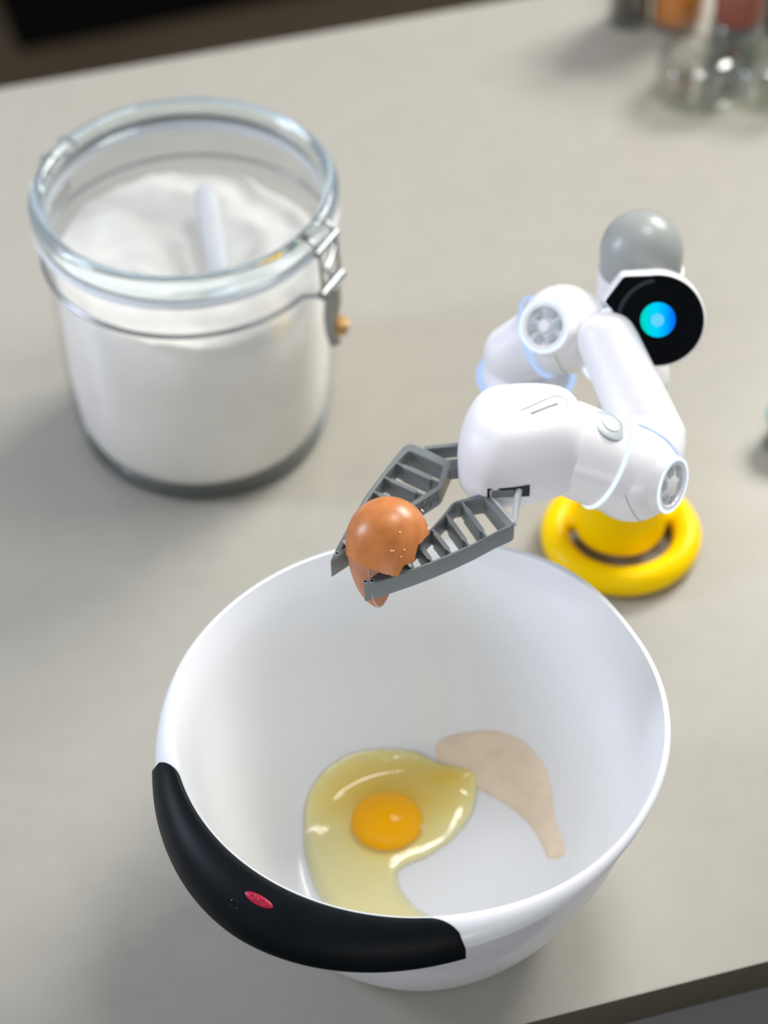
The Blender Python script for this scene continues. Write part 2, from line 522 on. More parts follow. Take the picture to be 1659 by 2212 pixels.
# badge: small oval let into the grip, with the raised letters OXO
BAZ = math.radians(-125.4); BA = math.radians(29)
bm = bmesh.new(); vs = []
def badge_pt(s, t, lift):   # s along the rim (m), t across (m)
    p, _ = grip_pt(BAZ + s / 0.142, BA + t / 0.020, lift); return p
ctrv = bm.verts.new(badge_pt(0, 0, 0.0008))
rings = []
for rr, lf in ((0.5, 0.0008), (0.85, 0.0007), (1.0, 0.0003), (1.02, -0.0006)):
    ring = []
    for i in range(48):
        a = 2 * math.pi * i / 48
        ring.append(bm.verts.new(badge_pt(0.0084 * rr * math.cos(a), 0.0021 * rr * math.copysign(abs(math.sin(a)) ** 1.15, math.sin(a)), lf)))
    rings.append(ring)
for i in range(48): bm.faces.new((ctrv, rings[0][i], rings[0][(i + 1) % 48]))
for A, B in zip(rings, rings[1:]):
    for i in range(48): bm.faces.new((A[i], A[(i + 1) % 48], B[(i + 1) % 48], B[i]))
badge = from_bm('badge', bm, M['badge'], grip, sharp=50, label='small red oval badge reading OXO')
bm = bmesh.new()
def on_badge(pts): return [badge_pt(s, t, 0.0010) for s, t in pts]
for cx in (-0.0034, 0.0034):
    pts = [(cx + 0.0015 * math.cos(a), 0.0011 * math.sin(a)) for a in [2 * math.pi * i / 20 for i in range(21)]]
    bm_tube(bm, on_badge(pts), 0.00022, 6)
bm_tube(bm, on_badge([(-0.0013, -0.0011), (0, 0), (0.0013, 0.0011)]), 0.00022, 6)
bm_tube(bm, on_badge([(-0.0013, 0.0011), (0, 0), (0.0013, -0.0011)]), 0.00022, 6)
from_bm('lettering', bm, mat('badge_letters', (0.62, 0.03, 0.10), 0.25), badge)
# water drop mark on the rubber below the badge
dm = [badge_pt(-0.0105 + 0.0024 * math.cos(a), 0.0066 + 0.0020 * math.sin(a), 0.0001) for a in [2 * math.pi * i / 18 for i in range(19)]]
tube('wet_mark', dm, 0.0003, mat('wet', (0.004, 0.005, 0.006), 0.15), grip, 6, label='dark wet ring mark')


# ---- film shapes lying on the inside of the bowl
def smooth_loop(pts, sub=6):
    n = len(pts); out = []
    for i in range(n):
        p0, p1, p2, p3 = (Vector(pts[(i + k - 1) % n]) for k in range(4))
        for s in range(sub):
            t = s / sub
            out.append(0.5 * ((2 * p1) + (-p0 + p2) * t + (2 * p0 - 5 * p1 + 4 * p2 - p3) * t * t + (-p0 + 3 * p1 - 3 * p2 + p3) * t ** 3))
    return out


def inside(poly, x, y):
    c = False; n = len(poly); j = n - 1
    for i in range(n):
        xi, yi, xj, yj = poly[i][0], poly[i][1], poly[j][0], poly[j][1]
        if (yi > y) != (yj > y) and x < (xj - xi) * (y - yi) / (yj - yi) + xi: c = not c
        j = i
    return c


def edge_dist(poly, x, y):
    best = 1e9; n = len(poly); bp = (x, y)
    for i in range(n):
        ax, ay = poly[i][0], poly[i][1]; bx, by = poly[(i + 1) % n][0], poly[(i + 1) % n][1]
        dx, dy = bx - ax, by - ay; L = dx * dx + dy * dy + 1e-18
        t = max(0, min(1, ((x - ax) * dx + (y - ay) * dy) / L))
        q = math.hypot(x - ax - t * dx, y - ay - t * dy)
        if q < best: best = q; bp = (ax + t * dx, ay + t * dy)
    return best, bp


def film(name, px_pts, m, height, thickness_fn, parent=None, step=0.0017, rim=0.006, stuffing=None):
    """blob lying in the bowl; outline from sight lines meeting the bowl, rounded edge, own thickness"""
    poly = [ray_bowl(*p) for p in smooth_loop(px_pts)]
    poly2 = [(p.x, p.y) for p in poly]
    x0, x1 = min(p[0] for p in poly2), max(p[0] for p in poly2)
    y0, y1 = min(p[1] for p in poly2), max(p[1] for p in poly2)
    bm = bmesh.new(); lay = bm.verts.layers.float.new('thick'); grid = {}
    nx, ny = int((x1 - x0) / step) + 2, int((y1 - y0) / step) + 2
    ins = {}
    for i in range(-1, nx + 1):
        for j in range(-1, ny + 1):
            x, y = x0 + i * step, y0 + j * step
            inn = inside(poly2, x, y); d, bp = edge_dist(poly2, x, y)
            ins[i, j] = (inn, d, bp)
    for i in range(-1, nx + 1):
        for j in range(-1, ny + 1):
            inn, d, bp = ins[i, j]
            if not inn and d > step * 0.98: continue
            x, y = x0 + i * step, y0 + j * step
            if not inn: x, y = bp
            dd = d if inn else 0.0
            e = math.sqrt(max(0, 1 - (1 - min(1, dd / rim)) ** 2))
            th = height * e * thickness_fn(x, y, dd)
            z = in_prof_z(math.hypot(x - BX, y - BY)) + (th if inn else -0.0002) + 0.0001
            v = bm.verts.new((x, y, z)); v[lay] = th / max(height, 1e-9); grid[i, j] = v
    for (i, j) in list(grid):
        q = [grid.get(k) for k in ((i, j), (i + 1, j), (i + 1, j + 1), (i, j + 1))]
        if all(q): bm.faces.new(q)
    cen = Vector((sum(p[0] for p in poly2) / len(poly2), sum(p[1] for p in poly2) / len(poly2), 0.007))
    return from_bm(name, bm, m, parent, origin=None if parent else cen)


YC = ray_bowl(842, 1790); 
yc = (YC.x, YC.y); FOLD = ray_bowl(985, 1674)
def th_white(x, y, d):
    q = math.hypot(x - yc[0], y - yc[1])
    back = sm(0.0, 0.030, (y - yc[1] + 0.008))
    k = math.exp(-(q / 0.030) ** 2)
    fold = math.hypot((x - FOLD.x) / 0.016, (y - FOLD.y) / 0.009)
    return 0.24 + 0.40 * math.exp(-fold * fold) + 0.55 * back * (0.4 + 0.6 * math.exp(-(q / 0.045) ** 2)) + 0.40 * k
egg = thing('raw_egg', 'raw egg with yellow yolk in a pool of egg white inside the bowl', 'egg', (yc[0], yc[1], 0.0065))
white_px = [(1028, 1672), (1030, 1720), (1018, 1765), (985, 1810), (930, 1850), (880, 1872), (860, 1890), (870, 1925), (905, 1965), (950, 1995), (900, 2030), (800, 2020),
            (720, 1975), (685, 1935), (665, 1880), (653, 1820), (658, 1740), (680, 1690), (720, 1650), (770, 1626), (835, 1618),
            (900, 1624), (950, 1650), (1000, 1662)]
film('egg_white', white_px, M['egg_white'], 0.0075, th_white, egg, rim=0.012)
# yolk: flattened sphere
py = at_z(836, 1775, 0.0135)
bm = bmesh.new(); bmesh.ops.create_uvsphere(bm, u_segments=48, v_segments=28, radius=1)
for v in bm.verts:
    z = v.co.z
    v.co = Vector((v.co.x * 0.0208, v.co.y * 0.0200, (z * 0.0125 if z > 0 else z * 0.0062)))
bmesh.ops.translate(bm, vec=(py.x, py.y, 0.0135), verts=bm.verts)
from_bm('yolk', bm, M['yolk'], egg, label='round orange yellow yolk')
# milky twisted cord beside the yolk
cz = [(912, 1808), (905, 1800), (908, 1790), (916, 1800)]
tube('chalaza', [Vector((*ray_bowl(x, y).xy, 0.0145)) for x, y in ((915, 1812), (908, 1800), (903, 1788), (896, 1782))], 0.0013,
     mat('chalaza', (0.9, 0.82, 0.55), 0.15), egg, 8, taper=[0.5, 1, 1, 0.5], label='milky white cord beside the yolk')

pow_px = [(940, 1625), (950, 1600), (1000, 1583), (1060, 1578), (1110, 1590), (1150, 1620), (1180, 1660), (1193, 1710), (1200, 1770), (1222, 1830), (1218, 1850),
          (1185, 1856), (1172, 1830), (1150, 1790), (1120, 1760), (1085, 1735), (1045, 1712), (1015, 1700), (985, 1690), (955, 1665)]
po = film('sugar_heap', pow_px, M['powder'], 0.0032,
          lambda x, y, d: 0.75 + 0.5 * noise.noise(Vector((x * 60, y * 60, 0))), None, rim=0.012)
po['label'] = 'crescent of pale brown powder on the bowl bottom beside the egg'; po['category'] = 'powder'; po['kind'] = 'stuff'

# ================================================================ GLASS STORAGE JAR
JX, JY = -0.122, 1.2148
jar = thing('storage_jar', 'large clear glass clip-top jar full of white flour, left on worktop', 'jar', (JX, JY, 0))
jo = [(0, 0.0040), (0.070, 0.0040), (0.076, 0.0005), (0.0815, 0.0012), (0.0862, 0.008), (0.0885, 0.018), (0.0905, 0.032), (0.0922, 0.055), (0.0930, 0.09),
      (0.0932, 0.128), (0.0925, 0.142), (0.0905, 0.150), (0.0905, 0.158), (0.0925, 0.163), (0.0955, 0.168), (0.0960, 0.174), (0.0930, 0.178)]
ji = [(0.0872, 0.178), (0.0865, 0.165), (0.0862, 0.150), (0.0885, 0.140), (0.0890, 0.120), (0.0885, 0.06), (0.0860, 0.025), (0.0810, 0.012), (0.074, 0.0085), (0, 0.0085)]
lathe('jar_body', jo + ji, (JX, JY, 0), M['jar_glass'], jar, n=96)
lathe('base_glass', [(0, 0.0012), (0.074, 0.0012), (0.0805, 0.0008), (0.0835, 0.0040), (0.083, 0.0075), (0.074, 0.0062), (0, 0.0062)], (JX, JY, 0), M['rim_glass'], jar, n=72, label='thick clear glass foot')
# flour with uneven top
fb = bmesh.new(); NR, NT = 26, 72
def flour_z(x, y):
    r = math.hypot(x, y) / 0.088
    a = math.atan2(y, x)
    z = 0.1425 - 0.012 * math.exp(-(((x - 0.012) / 0.02) ** 2 + ((y - 0.01) / 0.03) ** 2))
    z += 0.006 * noise.noise(Vector((x * 28, y * 28, 3))) + 0.003 * noise.noise(Vector((x * 75, y * 75, 9)))
    z += 0.005 * math.cos(a - 2.6) * r
    return z
rings = [[fb.verts.new((JX, JY, flour_z(0, 0)))]]
for i in range(1, NR + 1):
    r = 0.0878 * i / NR
    if i == NR: r = 0.0878
    rings.append([fb.verts.new((JX + r * math.cos(2 * math.pi * k / NT), JY + r * math.sin(2 * math.pi * k / NT),
                                flour_z(r * math.cos(2 * math.pi * k / NT), r * math.sin(2 * math.pi * k / NT)))) for k in range(NT)])
for r, z in ((0.0880, 0.10), (0.0875, 0.06), (0.0850, 0.0255), (0.080, 0.0130), (0.073, 0.0095)):
    rings.append([fb.verts.new((JX + r * math.cos(2 * math.pi * k / NT), JY + r * math.sin(2 * math.pi * k / NT), z)) for k in range(NT)])
for k in range(NT): fb.faces.new((rings[0][0], rings[1][k], rings[1][(k + 1) % NT]))
for A, B in zip(rings[1:], rings[2:]):
    for k in range(NT): fb.faces.new((A[k], A[(k + 1) % NT], B[(k + 1) % NT], B[k]))
fb.faces.new(rings[-1])
flo = from_bm('flour', fb, M['flour'], None, origin=(JX, JY, 0.009))
flo['label'] = 'white flour heaped unevenly inside the big glass jar'; flo['category'] = 'flour'; flo['kind'] = 'stuff'
# scoop handle sticking out of the flour
s0, s1 = at_z(440, 400, 0.168), at_z(474, 590, 0.146)
sp_ = thing('flour_scoop', 'white plastic scoop handle sticking out of the flour in the jar', 'scoop', s1)
dirv = (s1 - s0)
bm = bmesh.new()
u_, v_, a_ = frame(dirv); L = dirv.length
secs = []
for i in range(15):
    t = i / 14
    wdt = 0.0062 + 0.0022 * math.sin(min(1, t * 3) * math.pi / 2) - 0.001 * t
    if i == 0: wdt *= 0.5
    c = s0 + dirv * t
    secs.append([bm.verts.new(c + Vector((1, 0, 0)) * x * wdt + Vector((0, 0.3, 0.95)) * y * 0.0014) for x, y in ((-1, -.6), (-.8, 1), (.8, 1), (1, -.6), (.6, -1), (-.6, -1))])
for A, B in zip(secs, secs[1:]):
    for j in range(6): bm.faces.new((A[j], A[(j + 1) % 6], B[(j + 1) % 6], B[j]))
bm.faces.new(secs[0]); bm.faces.new(secs[-1])
from_bm('handle', bm, M['spoon'], sp_)
bm = bmesh.new(); bm_lathe(bm, [(0, -0.004), (0.010, -0.003), (0.014, 0.004), (0.0145, 0.010), (0.0135, 0.010), (0.013, 0.004), (0.009, -0.002), (0, -0.003)], s1 + Vector((0.003, -0.012, -0.022)), (0, -0.4, 1), 32)
from_bm('scoop_cup', bm, M['spoon'], sp_)

# lid: thick rolled glass rim, flat clear middle
lid = thing('jar_lid', 'round clear glass lid with thick rim closing the flour jar', 'lid', (JX, JY, 0.180))
LR = 0.0992
rimp = []
for i in range(24):
    a = 2 * math.pi * i / 24
    rimp.append((0.0936 + 0.0057 * math.cos(a), 0.1925 + (0.0088 if math.sin(a) > 0 else 0.0105) * math.sin(a)))
lathe('lid_rim', rimp, (JX, JY, 0), M['rim_glass'], lid, n=120, closed=True, sharp=None, label='thick rounded clear glass rim')
lathe('lid_plate', [(0, 0.1965), (0.05, 0.1964), (0.0885, 0.1958), (0.0885, 0.1928), (0.05, 0.1934), (0, 0.1935)], (JX, JY, 0), M['lid_glass'], lid, n=96)
lathe('gasket', [(0.0885, 0.1785), (0.0975, 0.1785), (0.0985, 0.1797), (0.0975, 0.1812), (0.0885, 0.1812)], (JX, JY, 0), M['gasket'], lid, n=96, closed=True, label='pale rubber sealing ring')

# wire bail and clamp
clasp = bpy.data.objects.new('wire_clasp', None)
ring_r, ring_z = 0.0945, 0.1545
LAZ = math.radians(-29)
pts = []
for i in range(121):
    az = LAZ + math.radians(9) + (2 * math.pi - math.radians(18)) * i / 120
    pts.append((JX + ring_r * math.cos(az), JY + ring_r * math.sin(az), ring_z))
rad = Vector((math.cos(LAZ), math.sin(LAZ), 0)); tan = Vector((-math.sin(LAZ), math.cos(LAZ), 0)); jc = Vector((JX, JY, 0)); Z = Vector((0, 0, 1))
pts = [tuple(jc + rad * 0.103 + tan * 0.009 + Z * ring_z)] + pts + [tuple(jc + rad * 0.103 - tan * 0.009 + Z * ring_z)]
tube('neck_wire', pts, 0.0016, M['wire'], jar, 10, label='steel wire ring around the neck')
def lp(r, t, z): return jc + rad * r + tan * t + Z * z
tube('clamp_loop', [lp(0.088, -0.010, 0.196), lp(0.099, -0.0105, 0.197), lp(0.1045, -0.0105, 0.190), lp(0.1055, -0.0105, 0.170), lp(0.106, -0.0100, 0.154), lp(0.106, 0, 0.1515),
                    lp(0.106, 0.0100, 0.154), lp(0.1055, 0.0105, 0.170), lp(0.1045, 0.0105, 0.190), lp(0.099, 0.0105, 0.197), lp(0.088, 0.010, 0.196)], 0.0014, M['wire'], jar, 10)
tube('clamp_bar', [lp(0.1035, -0.013, 0.190), lp(0.1035, 0.013, 0.190)], 0.0026, M['wire'], jar, 12)
tube('clamp_bar', [lp(0.106, -0.013, 0.158), lp(0.106, 0.013, 0.158)], 0.0034, M['wire'], jar, 12)
lev = tube('clamp_lever', [lp(0.106, 0, 0.158), lp(0.1065, 0, 0.145), lp(0.1045, 0, 0.130), lp(0.1045, 0, 0.118), lp(0.107, 0, 0.110)], 0.0058, M['wire'], jar, 12, taper=[1, 1.0, 0.85, 0.7, 0.75])
lathe('lever_tab', [(0, -0.005), (0.0045, -0.004), (0.005, 0.004), (0, 0.006)], lp(0.111, 0.002, 0.124), M['brown'], jar, (0.2, 0, 1), 24, label='brown tab on the clamp lever')
# hinge on the far side of the neck
HA = LAZ + math.pi; hr = Vector((math.cos(HA), math.sin(HA), 0)); ht = Vector((-math.sin(HA), math.cos(HA), 0))
def hp(r, t, z): return jc + hr * r + ht * t + Z * z
tube('hinge_loop', [hp(0.088, -0.010, 0.197), hp(0.100, -0.0105, 0.197), hp(0.1035, -0.0105, 0.185), hp(0.099, -0.010, 0.158), hp(0.098, 0.010, 0.158), hp(0.1035, 0.0105, 0.185), hp(0.100, 0.0105, 0.197), hp(0.088, 0.010, 0.197)], 0.0014, M['wire'], jar, 10)

# ================================================================ ROBOT ARM
RX, RY = 0.154, 1.0817
rob = thing('robot_arm', 'small white modular robot arm with lit rings, grey gripper and yellow round base', 'robot', (RX, RY, 0))
# yellow base
bt = torus('base_ring', 0.0428, 0.0095, (RX, RY, 0.0095), M['yellow'], rob, n=96, k=24, label='glossy yellow outer ring of the base')
lathe('base_hub', [(0, 0.0150), (0.0265, 0.0150), (0.0290, 0.0175), (0.0296, 0.023), (0.0285, 0.050), (0.0270, 0.068), (0.0245, 0.073), (0, 0.073)], (RX - 0.001, RY + 0.001, 0), M['yellow'], rob, n=64, label='yellow round hub of the base')
for k in range(3):
    a = math.radians((95, 165, 20)[k])
    d = Vector((math.cos(a), math.sin(a), 0)); c0_ = Vector((RX, RY, 0.009))
    tube('base_spoke', [c0_ + d * 0.020 + Vector((0, 0, 0.010)), c0_ + d * 0.040], 0.0065, M['yellow'], rob, 10)
# column
colb = Vector((RX, RY + 0.004, 0.0725)); colt = at_depth(1376, 800, 1.405)
lathe('column', [(0, 0), (0.0205, 0), (0.0212, 0.003), (0.0205, 0.05), (0.0200, (colt - colb).length - 0.01), (0.019, (colt - colb).length), (0, (colt - colb).length)], colb, M['robot'], rob, colt - colb, 48)
# head: grey dome on a white drum, screen in front
hc = at_depth(1385, 562, 1.395)
dome_prof = [(0.0246 * math.cos(a), 0.0065 + 0.0246 * math.sin(a)) for a in [math.pi / 2 * i / 14 for i in range(15)]]
dome_prof[-1] = (0, dome_prof[-1][1])
lathe('head_dome', [(0, -0.006), (0.0243, -0.006)] + dome_prof, hc, M['dome'], rob, (0, 0.06, 1), 64, sharp=50, label='grey domed top of the head')
lathe('head_drum', [(0, -0.058), (0.016, -0.057), (0.0225, -0.050), (0.0250, -0.038), (0.0253, -0.006), (0.0246, -0.0058), (0, -0.0058)], hc, M['robot'], rob, (0, 0.06, 1), 64)
# face plane
sc_c = at_depth(1421, 690, 1.346)
fn = (Vector((-0.06, -0.84, 0.52))).normalized()
fu = Vector((1, 0, 0)); fu = (fu - fn * fu.dot(fn)).normalized(); fu = (fu * math.cos(-0.03) + fn.cross(fu) * math.sin(-0.03)); fv = fn.cross(fu)
FACE = Matrix.Translation(sc_c) @ Matrix((fu, fv, fn)).transposed().to_4x4()
pxm = 1.346 / F_PX
def face_outline(grow):
    pts = []
    raw = []
    for i in range(0, 61):
        a = math.radians(100 - 292 * i / 60)
        raw.append((99 * math.cos(a), 98 * math.sin(a) - 2))
    # squared-off upper-left corner
    raw = [q for q in raw if not (q[0] < -60 and q[1] > 30)]
    raw += [(-116, 37), (-76, 92)]
    for q in raw:
        v = Vector(q); l = v.length
        pts.append(v * ((l + grow) / l) * pxm)
    return round_poly([(p.x, p.y) for p in pts], 0.002, 3)
plate('face_housing', [face_outline(5)], M['robot'], rob, FACE @ Matrix.Translation((0, 0, -0.0108)), 0.0210, 0.0022, 5, label='white housing behind the screen')
scr = plate('screen', [face_outline(0)], M['screen'], rob, FACE @ Matrix.Translation((0, 0, 0.0002)), 0.0024, 0.0006, 3, label='black round screen with a flat top left corner')
def disc(name, R, cx, cy, z, m, parent, n=48, label=None):
    bm = bmesh.new(); bm_lathe(bm, [(0, 0.0), (R * 0.97, 0.0), (R, -0.0003), (R, -0.0008), (0, -0.0008)], (0, 0, 0), (0, 0, 1), n)
    bmesh.ops.transform(bm, matrix=FACE @ Matrix.Translation((cx, cy, z)), verts=bm.verts)
    return from_bm(name, bm, m, parent, label=label, sharp=40)
disc('eye', 38 * pxm, 0, 0, 0.0019, M['eye'], scr, label='glowing cyan and blue round eye')
disc('pupil', 14 * pxm, -0.0002, -0.0001, 0.0022, M['pupil'], scr, label='paler blue dot in the eye')
arc = []
for i in range(17):
    a = math.radians(100 + 70 * i / 16); arc.append((97 * pxm * math.cos(a) + 6 * pxm, 97 * pxm * math.sin(a) - 6 * pxm))
arc2 = [(x * 0.90 , y * 0.90) for x, y in reversed(arc)]
plate('screen_band', [arc + arc2], M['screen_band'], scr, FACE @ Matrix.Translation((0, 0, 0.0015)), 0.0006, 0.00005, 1, label='dark grey arc printed on the screen')
# neck piece between the drum and the face
lathe('face_mount', [(0, -0.002), (0.019, -0.002), (0.021, 0.004), (0.021, 0.030), (0, 0.030)], sc_c - fn * 0.037 , M['robot'], rob, fn, 48)


def ball(name, c, r, parent=rob, seams=()):
    bm = bmesh.new(); bmesh.ops.create_uvsphere(bm, u_segments=56, v_segments=36, radius=r)
    bmesh.ops.translate(bm, vec=c, verts=bm.verts)
    o = from_bm(name, bm, M['robot'], parent)
    for ax in seams: torus('seam', r - 0.0001, 0.00045, c, M['seam'], o, ax, 72, 6)
    return o


def cam_dir(x, y, z):
    """direction from right / up / towards-viewer components"""
    return (RT * x + UP * y - FW * z).normalized()


def hub(parent, c, axis, R, led=M['led']):
    """round connector face: recessed disc, toothed ring and lit ring"""
    axis = Vector(axis).normalized(); u, v, a = frame(axis)
    torus('light_ring', R, 0.0012, c, led, parent, axis, 72, 10, label='glowing blue white light ring')
    lathe('hub_collar', [(R - 0.001, -0.009), (R + 0.0026, -0.009), (R + 0.0012, 0.0002), (R - 0.0010, 0.0008), (R - 0.003, 0.0005), (R - 0.0042, -0.0018), (R - 0.0042, -0.006)],
          c, M['robot'], parent, axis, 64, True)
    d = lathe('hub_disc', [(0, -0.0012), (R - 0.004, -0.0012), (R - 0.004, -0.004), (0, -0.004)], c, M['hublight'], parent, axis, 48)
    bm = bmesh.new()
    for k in range(6):
        a0 = 2 * math.pi * (k + 0.15) / 6; a1 = 2 * math.pi * (k + 0.72) / 6
        inn, out, tops = [], [], []
        for s in range(7):
            aa = a0 + (a1 - a0) * s / 6
            dd = u * math.cos(aa) + v * math.sin(aa)
            inn.append(c + dd * (R * 0.42) + a * 0.0004); out.append(c + dd * (R * 0.66) + a * 0.0004)
        lo_i = [bm.verts.new(p - a * 0.0018) for p in inn]; lo_o = [bm.verts.new(p - a * 0.0018) for p in out]
        hi_i = [bm.verts.new(p) for p in inn]; hi_o = [bm.verts.new(p) for p in out]
        for s in range(6):
            bm.faces.new((hi_i[s], hi_i[s + 1], hi_o[s + 1], hi_o[s])); bm.faces.new((lo_i[s], lo_i[s + 1], hi_i[s + 1], hi_i[s]))
            bm.faces.new((lo_o[s], lo_o[s + 1], hi_o[s + 1], hi_o[s]))
        bm.faces.new((lo_i[0], hi_i[0], hi_o[0], lo_o[0])); bm.faces.new((lo_i[-1], hi_i[-1], hi_o[-1], lo_o[-1]))
    from_bm('hub_teeth', bm, M['hubgrey'], parent, sharp=30, label='grey connector teeth')
    lathe('hub_pin', [(0, 0.0008), (R * 0.2, 0.0006), (R * 0.24, 0), (R * 0.24, -0.002)], c, M['robot'], parent, axis, 24)


# shoulder
SH = at_depth(1218, 712, 1.385); RB = 0.0262
shoulder = ball('shoulder_joint', SH, RB, seams=(cam_dir(1, 0.1, 0.4),))
hax = cam_dir(-0.46, 0.0, 0.88)
hub(shoulder, SH + hax * (RB + 0.0022), hax, 0.0146)
# stub running down-left from the shoulder, and the joint mouth below it
sd = cam_dir(-0.86, -0.42, 0.05)
st_end = at_depth(1108, 768, 1.408)
capsule('elbow_stub', SH, st_end, 0.0232, 0.0185, M['robot_matte'], rob)
sn = cam_dir(-0.85, -0.22, -0.45)
torus('light_ring', 0.0240, 0.0012, SH + sn * 0.0165, M['led_dim'], rob, sn, label='glowing blue light ring')
rc = at_depth(1136, 812, 1.418)
torus('light_ring', 0.0282, 0.0017, rc, M['led_dim'], rob, (0.0, 0.0, 1), 80, 10, label='glowing blue light ring under the stub')
lathe('joint_mouth', [(0, 0.010), (0.020, 0.009), (0.0268, 0.0005), (0.0275, -0.002), (0.0262, -0.010), (0.022, -0.022), (0, -0.026)], rc, M['robot_matte'], rob, (0, 0, 1), 48)
# strut from the head drum to the shoulder
capsule('head_strut', SH, at_depth(1372, 745, 1.396), 0.0165, 0.0165, M['robot'], rob, 32)

# upper link
LA, LB = at_depth(1312, 733, 1.352), at_depth(1408, 950, 1.335)
link = capsule('upper_link', LA, LB, 0.0172, 0.0195, M['robot_matte'], rob, label='long white tubular link in front of the screen')
ld = (LA - SH).normalized()
torus('light_ring', 0.0212, 0.0013, at_depth(1312, 748, 1.368), M['led'], rob, cam_dir(-0.75, 0.10, 0.65), label='glowing blue white light ring')
# wrist
WR = at_depth(1364, 1022, 1.318); WB = 0.0272
wrist = ball('wrist_joint', WR, WB, seams=(cam_dir(0.93, 0.22, 0.35),))
wd = (LB - WR).normalized()
lathe('wrist_collar', [(0, 0), (0.0225, 0), (0.0222, 0.010), (0.019, 0.020), (0, 0.022)], WR + wd * 0.0120, M['robot'], rob, wd, 48)
torus('light_ring', 0.0228, 0.0015, WR + wd * 0.0140, M['led_dim'], rob, wd, label='glowing blue light ring at the link end')
h2 = cam_dir(0.79, -0.26, 0.55)
hub(wrist, WR + h2 * (WB - 0.0008), h2, 0.0150)
# barrel between wrist and gripper
GB = at_depth(1250, 976, 1.308)
bd = (GB - WR).normalized()
bl = (GB - WR).length
lathe('wrist_barrel', [(0, 0.006), (0.0262, 0.006), (0.0262, 0.0163), (0.0264, 0.0170), (0.0262, 0.0180), (0.0262, bl + 0.010), (0.0250, bl + 0.012), (0, bl + 0.012)], WR, M['robot'], rob, bd, 72)
torus('light_ring', 0.0264, 0.0012, WR + bd * 0.0170, M['led'], rob, bd, label='glowing blue white light ring on the barrel')
# connector seen on top of the barrel
tv = (Vector((0, 0, 1)) - bd * bd.z).normalized()
tc_ = WR + bd * (bl * 0.86) + tv * 0.0252
lathe('barrel_socket', [(0, 0.0012), (0.0085, 0.0010), (0.0105, 0.0003), (0.011, -0.003)], tc_, M['hubgrey'], rob, tv, 32, label='grey connector socket on the barrel')
lathe('socket_disc', [(0, 0.0022), (0.0052, 0.0020), (0.006, 0.001)], tc_, M['hublight'], rob, tv, 24)

# gripper body: rounded lower case and domed cover
SEAM_Z = 0.2215
seam_px = [(988, 985), (1000, 1020), (1042, 1049), (1092, 1050), (1150, 1042), (1215, 1024), (1250, 1000), (1262, 960), (1256, 925), (1225, 898), (1160, 888), (1085, 890), (1025, 900), (998, 935)]
seam = [at_z(x, y, SEAM_Z).xy for x, y in seam_px]
seam = [Vector((q[0], q[1])) for q in smooth_loop([(p.x, p.y, 0) for p in seam], 8)]
scen = Vector((sum(p.x for p in seam) / len(seam), sum(p.y for p in seam) / len(seam)))
bm = bmesh.new(); rings = []
HD = 0.0285
top_shift = Vector((0.0030, 0.0040))
for k in range(17):
    a = math.pi / 2 * k / 16
    s = math.cos(a) ** 0.46 if k < 16 else 0
    z = SEAM_Z + HD * math.sin(a) ** 0.92
    sh = top_shift * (math.sin(a) ** 1.5)
    if k == 16: rings.append([bm.verts.new((scen.x + sh.x, scen.y + sh.y, z))])
    else: rings.append([bm.verts.new((scen.x + sh.x + (p.x - scen.x) * s, scen.y + sh.y + (p.y - scen.y) * s, z)) for p in seam])
n = len(seam)
for A, B in zip(rings, rings[1:]):
    for i in range(n):
        if len(B) == 1: bm.faces.new((A[i], A[(i + 1) % n], B[0]))
        else: bm.faces.new((A[i], A[(i + 1) % n], B[(i + 1) % n], B[i]))
bm.faces.new(rings[0])
cover = from_bm('gripper_cover', bm, M['robot_matte'], rob, sharp=70, label='smooth domed white cover of the gripper')
bm = bmesh.new(); rings = []
for s, z in ((0.975, SEAM_Z + 0.0004), (0.985, SEAM_Z - 0.0006), (0.994, SEAM_Z - 0.004), (0.99, SEAM_Z - 0.012), (0.975, SEAM_Z - 0.0155), (0.94, SEAM_Z - 0.0180), (0.86, SEAM_Z - 0.0195)):
    rings.append([bm.verts.new((scen.x + (p.x - scen.x) * s, scen.y + (p.y - scen.y) * s, z)) for p in seam])
for A, B in zip(rings, rings[1:]):
    for i in range(n): bm.faces.new((A[i], A[(i + 1) % n], B[(i + 1) % n], B[i]))
bm.faces.new(rings[0]); bm.faces.new(rings[-1])
case = from_bm('gripper_case', bm, M['robot_matte'], rob, sharp=70)
# slot in the case where the right jaw comes out (dark recess with grey inside)
sl0, sl1 = at_z(1052, 1055, SEAM_Z - 0.0030), at_z(1144, 1051, SEAM_Z - 0.0030)
sv = (sl1 - sl0); mid_ = (sl0 + sl1) / 2
ang = math.atan2(sv.y, sv.x)
RS = Matrix.Rotation(ang, 3, 'Z')
nd = RS @ Vector((0, -1, 0))
box('gripper_slot', mid_.x + nd.x * -0.0012, mid_.y + nd.y * -0.0012, SEAM_Z - 0.0052, sv.length, 0.0060, 0.0072, M['dark'], rob, bev=0.0003, rot=RS, label='dark slot that the right jaw comes out of')
q = mid_ + nd * 0.0014 - (RS @ Vector((1, 0, 0))) * 0.003
box('gripper_slider', q.x, q.y, SEAM_Z - 0.0055, sv.length * 0.55, 0.0030, 0.0052, M['jaw'], rob, bev=0.0008, rot=RS)
